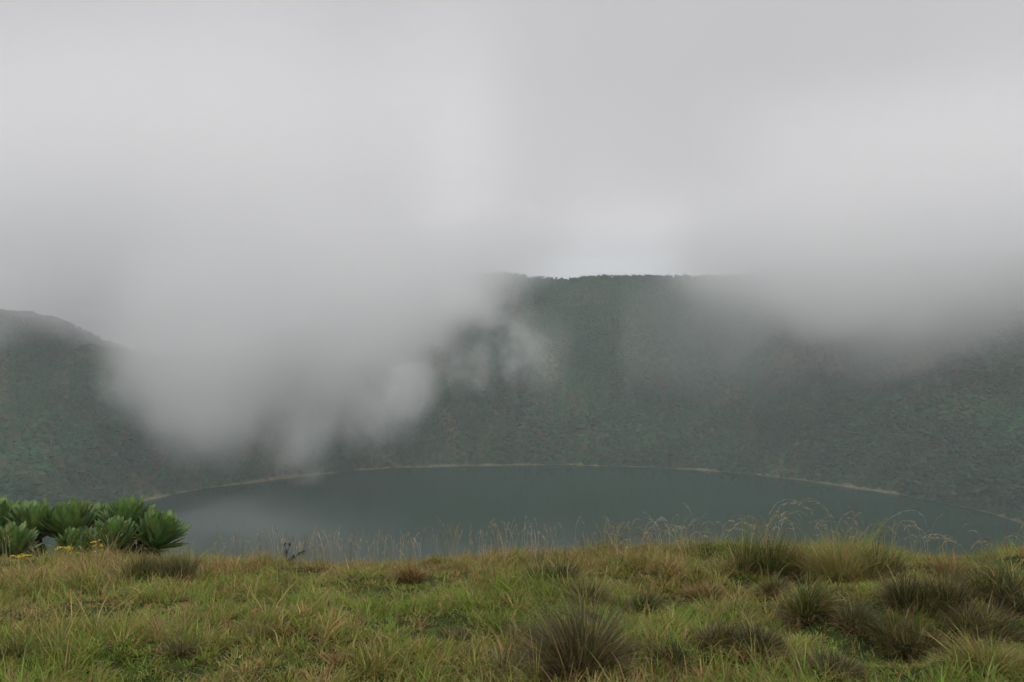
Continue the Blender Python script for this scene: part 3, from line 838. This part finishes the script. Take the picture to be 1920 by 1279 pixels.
# ------------------------------------------------------------------ cloud banks lying in the crater
def fog_bank(name, label, blobs, dens, lo, hi, nscale, namp, detail=2.5, stretch=(1, .6, .75), step=1.2, warp=45.0, seed=0.0, thin=(20, 150, .1)):
    """a closed volume; blobs = (centre, radii, weight) in metres. Density only, no surface."""
    m, t, o = newmat(name)
    g = N(t, 'ShaderNodeTexCoord')
    pos = g.outputs['Object']
    mpn = N(t, 'ShaderNodeMapping'); mpn.inputs['Location'].default_value = (seed, seed * .7, seed * .3); mpn.inputs['Scale'].default_value = stretch
    t.links.new(pos, mpn.inputs[0])
    nz = N(t, 'ShaderNodeTexNoise'); nz.inputs['Scale'].default_value = nscale; nz.inputs['Detail'].default_value = detail; nz.inputs['Roughness'].default_value = .58
    t.links.new(mpn.outputs[0], nz.inputs['Vector'])
    sb = N(t, 'ShaderNodeVectorMath', operation='SUBTRACT'); sb.inputs[1].default_value = (.5, .5, .5)
    t.links.new(nz.outputs['Color'], sb.inputs[0])
    sc = N(t, 'ShaderNodeVectorMath', operation='SCALE'); sc.inputs['Scale'].default_value = warp * 2
    t.links.new(sb.outputs[0], sc.inputs[0])
    ad = N(t, 'ShaderNodeVectorMath', operation='ADD'); t.links.new(pos, ad.inputs[0]); t.links.new(sc.outputs[0], ad.inputs[1])
    tot = None
    for (cc, rad, wgt) in blobs:
        s1 = N(t, 'ShaderNodeVectorMath', operation='SUBTRACT'); t.links.new(ad.outputs[0], s1.inputs[0]); s1.inputs[1].default_value = tuple(float(v) for v in cc)
        s2 = N(t, 'ShaderNodeVectorMath', operation='DIVIDE'); t.links.new(s1.outputs[0], s2.inputs[0]); s2.inputs[1].default_value = rad
        s3 = N(t, 'ShaderNodeVectorMath', operation='LENGTH'); t.links.new(s2.outputs[0], s3.inputs[0])
        s4 = N(t, 'ShaderNodeMapRange', interpolation_type='SMOOTHSTEP'); t.links.new(s3.outputs['Value'], s4.inputs['Value'])
        s4.inputs['From Min'].default_value = 1.0; s4.inputs['From Max'].default_value = .35
        s4.inputs['To Min'].default_value = 0; s4.inputs['To Max'].default_value = wgt
        if tot is None: tot = s4.outputs[0]
        else:
            a_ = N(t, 'ShaderNodeMath', operation='MAXIMUM'); t.links.new(tot, a_.inputs[0]); t.links.new(s4.outputs[0], a_.inputs[1]); tot = a_.outputs[0]
    # ragged edges: the noise eats into the field before it is turned into density
    n0 = N(t, 'ShaderNodeMath', operation='SUBTRACT'); t.links.new(nz.outputs['Fac'], n0.inputs[0]); n0.inputs[1].default_value = .5
    n1 = N(t, 'ShaderNodeMath', operation='MULTIPLY_ADD'); t.links.new(n0.outputs[0], n1.inputs[0]); n1.inputs[1].default_value = namp
    t.links.new(tot, n1.inputs[2])
    sm = N(t, 'ShaderNodeMapRange', interpolation_type='SMOOTHSTEP'); t.links.new(n1.outputs[0], sm.inputs['Value'])
    sm.inputs['From Min'].default_value = .03; sm.inputs['From Max'].default_value = 1.05
    gate = N(t, 'ShaderNodeMapRange'); t.links.new(tot, gate.inputs['Value'])
    gate.inputs['From Min'].default_value = 0; gate.inputs['From Max'].default_value = .2
    ml0 = N(t, 'ShaderNodeMath', operation='MULTIPLY'); t.links.new(sm.outputs[0], ml0.inputs[0]); t.links.new(gate.outputs[0], ml0.inputs[1])
    # thinner towards the top, where it dissolves into the cloud deck
    sz = N(t, 'ShaderNodeSeparateXYZ'); t.links.new(pos, sz.inputs[0])
    hz_ = N(t, 'ShaderNodeMapRange', interpolation_type='SMOOTHSTEP'); t.links.new(sz.outputs['Z'], hz_.inputs['Value'])
    hz_.inputs['From Min'].default_value = thin[0]; hz_.inputs['From Max'].default_value = thin[1]
    hz_.inputs['To Min'].default_value = 1; hz_.inputs['To Max'].default_value = thin[2]
    ml = N(t, 'ShaderNodeMath', operation='MULTIPLY'); t.links.new(ml0.outputs[0], ml.inputs[0]); t.links.new(hz_.outputs[0], ml.inputs[1])
    md = N(t, 'ShaderNodeMath', operation='MULTIPLY'); t.links.new(ml.outputs[0], md.inputs[0]); md.inputs[1].default_value = dens
    pv = N(t, 'ShaderNodeVolumePrincipled')
    pv.inputs['Color'].default_value = (.982, .982, .984, 1)
    pv.inputs['Anisotropy'].default_value = 0.3
    t.links.new(md.outputs[0], pv.inputs['Density'])
    t.links.new(pv.outputs[0], o.inputs['Volume'])
    m.cycles.volume_step_rate = step
    x0, y0, z0 = lo; x1, y1, z1 = hi
    V = np.array([[x0, y0, z0], [x1, y0, z0], [x1, y1, z0], [x0, y1, z0], [x0, y0, z1], [x1, y0, z1], [x1, y1, z1], [x0, y1, z1]])
    Q = np.array([[0, 3, 2, 1], [4, 5, 6, 7], [0, 1, 5, 4], [1, 2, 6, 5], [2, 3, 7, 6], [3, 0, 4, 7]])
    ob = mesh_np(name, V, Q, m, smooth=False)
    return tag(ob, label, 'cloud', kind='stuff')

blobs = [
    (at(330, 200, 440), (230, 95, 115), 1.0),
    (at(450, 200, 430), (110, 110, 200), 1.0),
    (at(600, 560, 410), (78, 72, 88), 1.0),
    (at(390, 610, 385), (76, 60, 64), 1.0),
    (at(555, 722, 400), (36, 40, 46), .8),
    (at(700, 710, 420), (42, 40, 50), .8),
    (at(890, 470, 500), (80, 60, 38), .60),
    (at(790, 505, 530), (85, 50, 44), .95),
    (at(700, 560, 470), (80, 55, 55), 1.0),
    (at(985, 650, 460), (40, 36, 36), .30),
    (at(860, 640, 460), (30, 30, 48), .34),
    (at(60, 500, 510), (220, 80, 80), 1.1),
    (at(40, 550, 370), (75, 40, 34), .36),
]
fog_bank('cloud_bank', 'grey cloud bank hanging over the left of the lake down to its shore', blobs, .030,
         (-430, 290, -93), (90, 620, 200), .011, .9, seed=3.0, warp=34, detail=4, step=1.0, thin=(5, 150, .03))
blobs = [
    (at(1950, 330, 470), (190, 120, 130), 1.0),
    (at(1690, 250, 520), (140, 110, 140), .9),
    (at(1790, 470, 450), (200, 85, 62), 1.15),
    (at(1520, 530, 520), (120, 60, 60), .50),
    (at(1380, 560, 520), (60, 50, 60), .24),
    (at(1500, 610, 490), (200, 80, 75), .27),
    (at(1940, 570, 450), (150, 60, 80), 1.0),
]
fog_bank('cloud_bank', 'pale cloud bank resting on the right rim of the crater', blobs, .026,
         (60, 340, -80), (430, 680, 190), .010, .7, seed=11.0, warp=28, thin=(10, 130, .03))

def box_at(px0, px1, py0, py1, Y0, Y1):
    a_ = [at(px, py, Y) for px in (px0, px1) for py in (py0, py1) for Y in (Y0, Y1)]
    a_ = np.array(a_); return tuple(a_.min(0)), tuple(a_.max(0))
lo, hi = box_at(740, 1080, 500, 780, 425, 480)
fog_bank('cloud_wisp', 'torn shreds of mist drifting off the left cloud bank across the far wall',
         [(at(800, 640, 450), (26, 24, 44), .44), (at(900, 560, 450), (36, 24, 26), .52), (at(985, 650, 450), (20, 20, 26), .42), (at(880, 690, 450), (26, 20, 20), .36)],
         .034, lo, hi, .048, 2.5, detail=6, stretch=(1.0, .6, .9), step=1.0, warp=20, seed=5.0, thin=(900, 950, 1))
lo, hi = box_at(170, 840, 690, 890, 330, 372)
fog_bank('cloud_wisp', 'ragged lower fringe of the left cloud bank trailing above the lake shore',
         [(at(270, 760, 350), (28, 20, 20), .34), (at(420, 790, 350), (34, 20, 16), .38), (at(565, 805, 350), (26, 20, 24), .40), (at(700, 780, 350), (30, 20, 22), .38), (at(770, 740, 350), (13, 18, 24), .5)],
         .034, lo, hi, .048, 2.5, detail=6, stretch=(1.0, .6, .95), step=1.0, warp=16, seed=9.0, thin=(900, 950, 1))

# ------------------------------------------------------------------ haze through the whole crater
m, t, o = newmat('haze')
pv = N(t, 'ShaderNodeVolumePrincipled')
pv.inputs['Color'].default_value = (.90, .95, .98, 1)
pv.inputs['Density'].default_value = .00042
t.links.new(pv.outputs[0], o.inputs['Volume'])
x0, y0, z0 = -2200, -1900, -900; x1, y1, z1 = 2200, 2400, 45
V = np.array([[x0, y0, z0], [x1, y0, z0], [x1, y1, z0], [x0, y1, z0], [x0, y0, z1], [x1, y0, z1], [x1, y1, z1], [x0, y1, z1]])
Q = np.array([[0, 3, 2, 1], [4, 5, 6, 7], [0, 1, 5, 4], [1, 2, 6, 5], [2, 3, 7, 6], [3, 0, 4, 7]])
o = mesh_np('haze', V, Q, m, smooth=False)
tag(o, 'thin grey haze filling the crater', 'haze', kind='stuff')
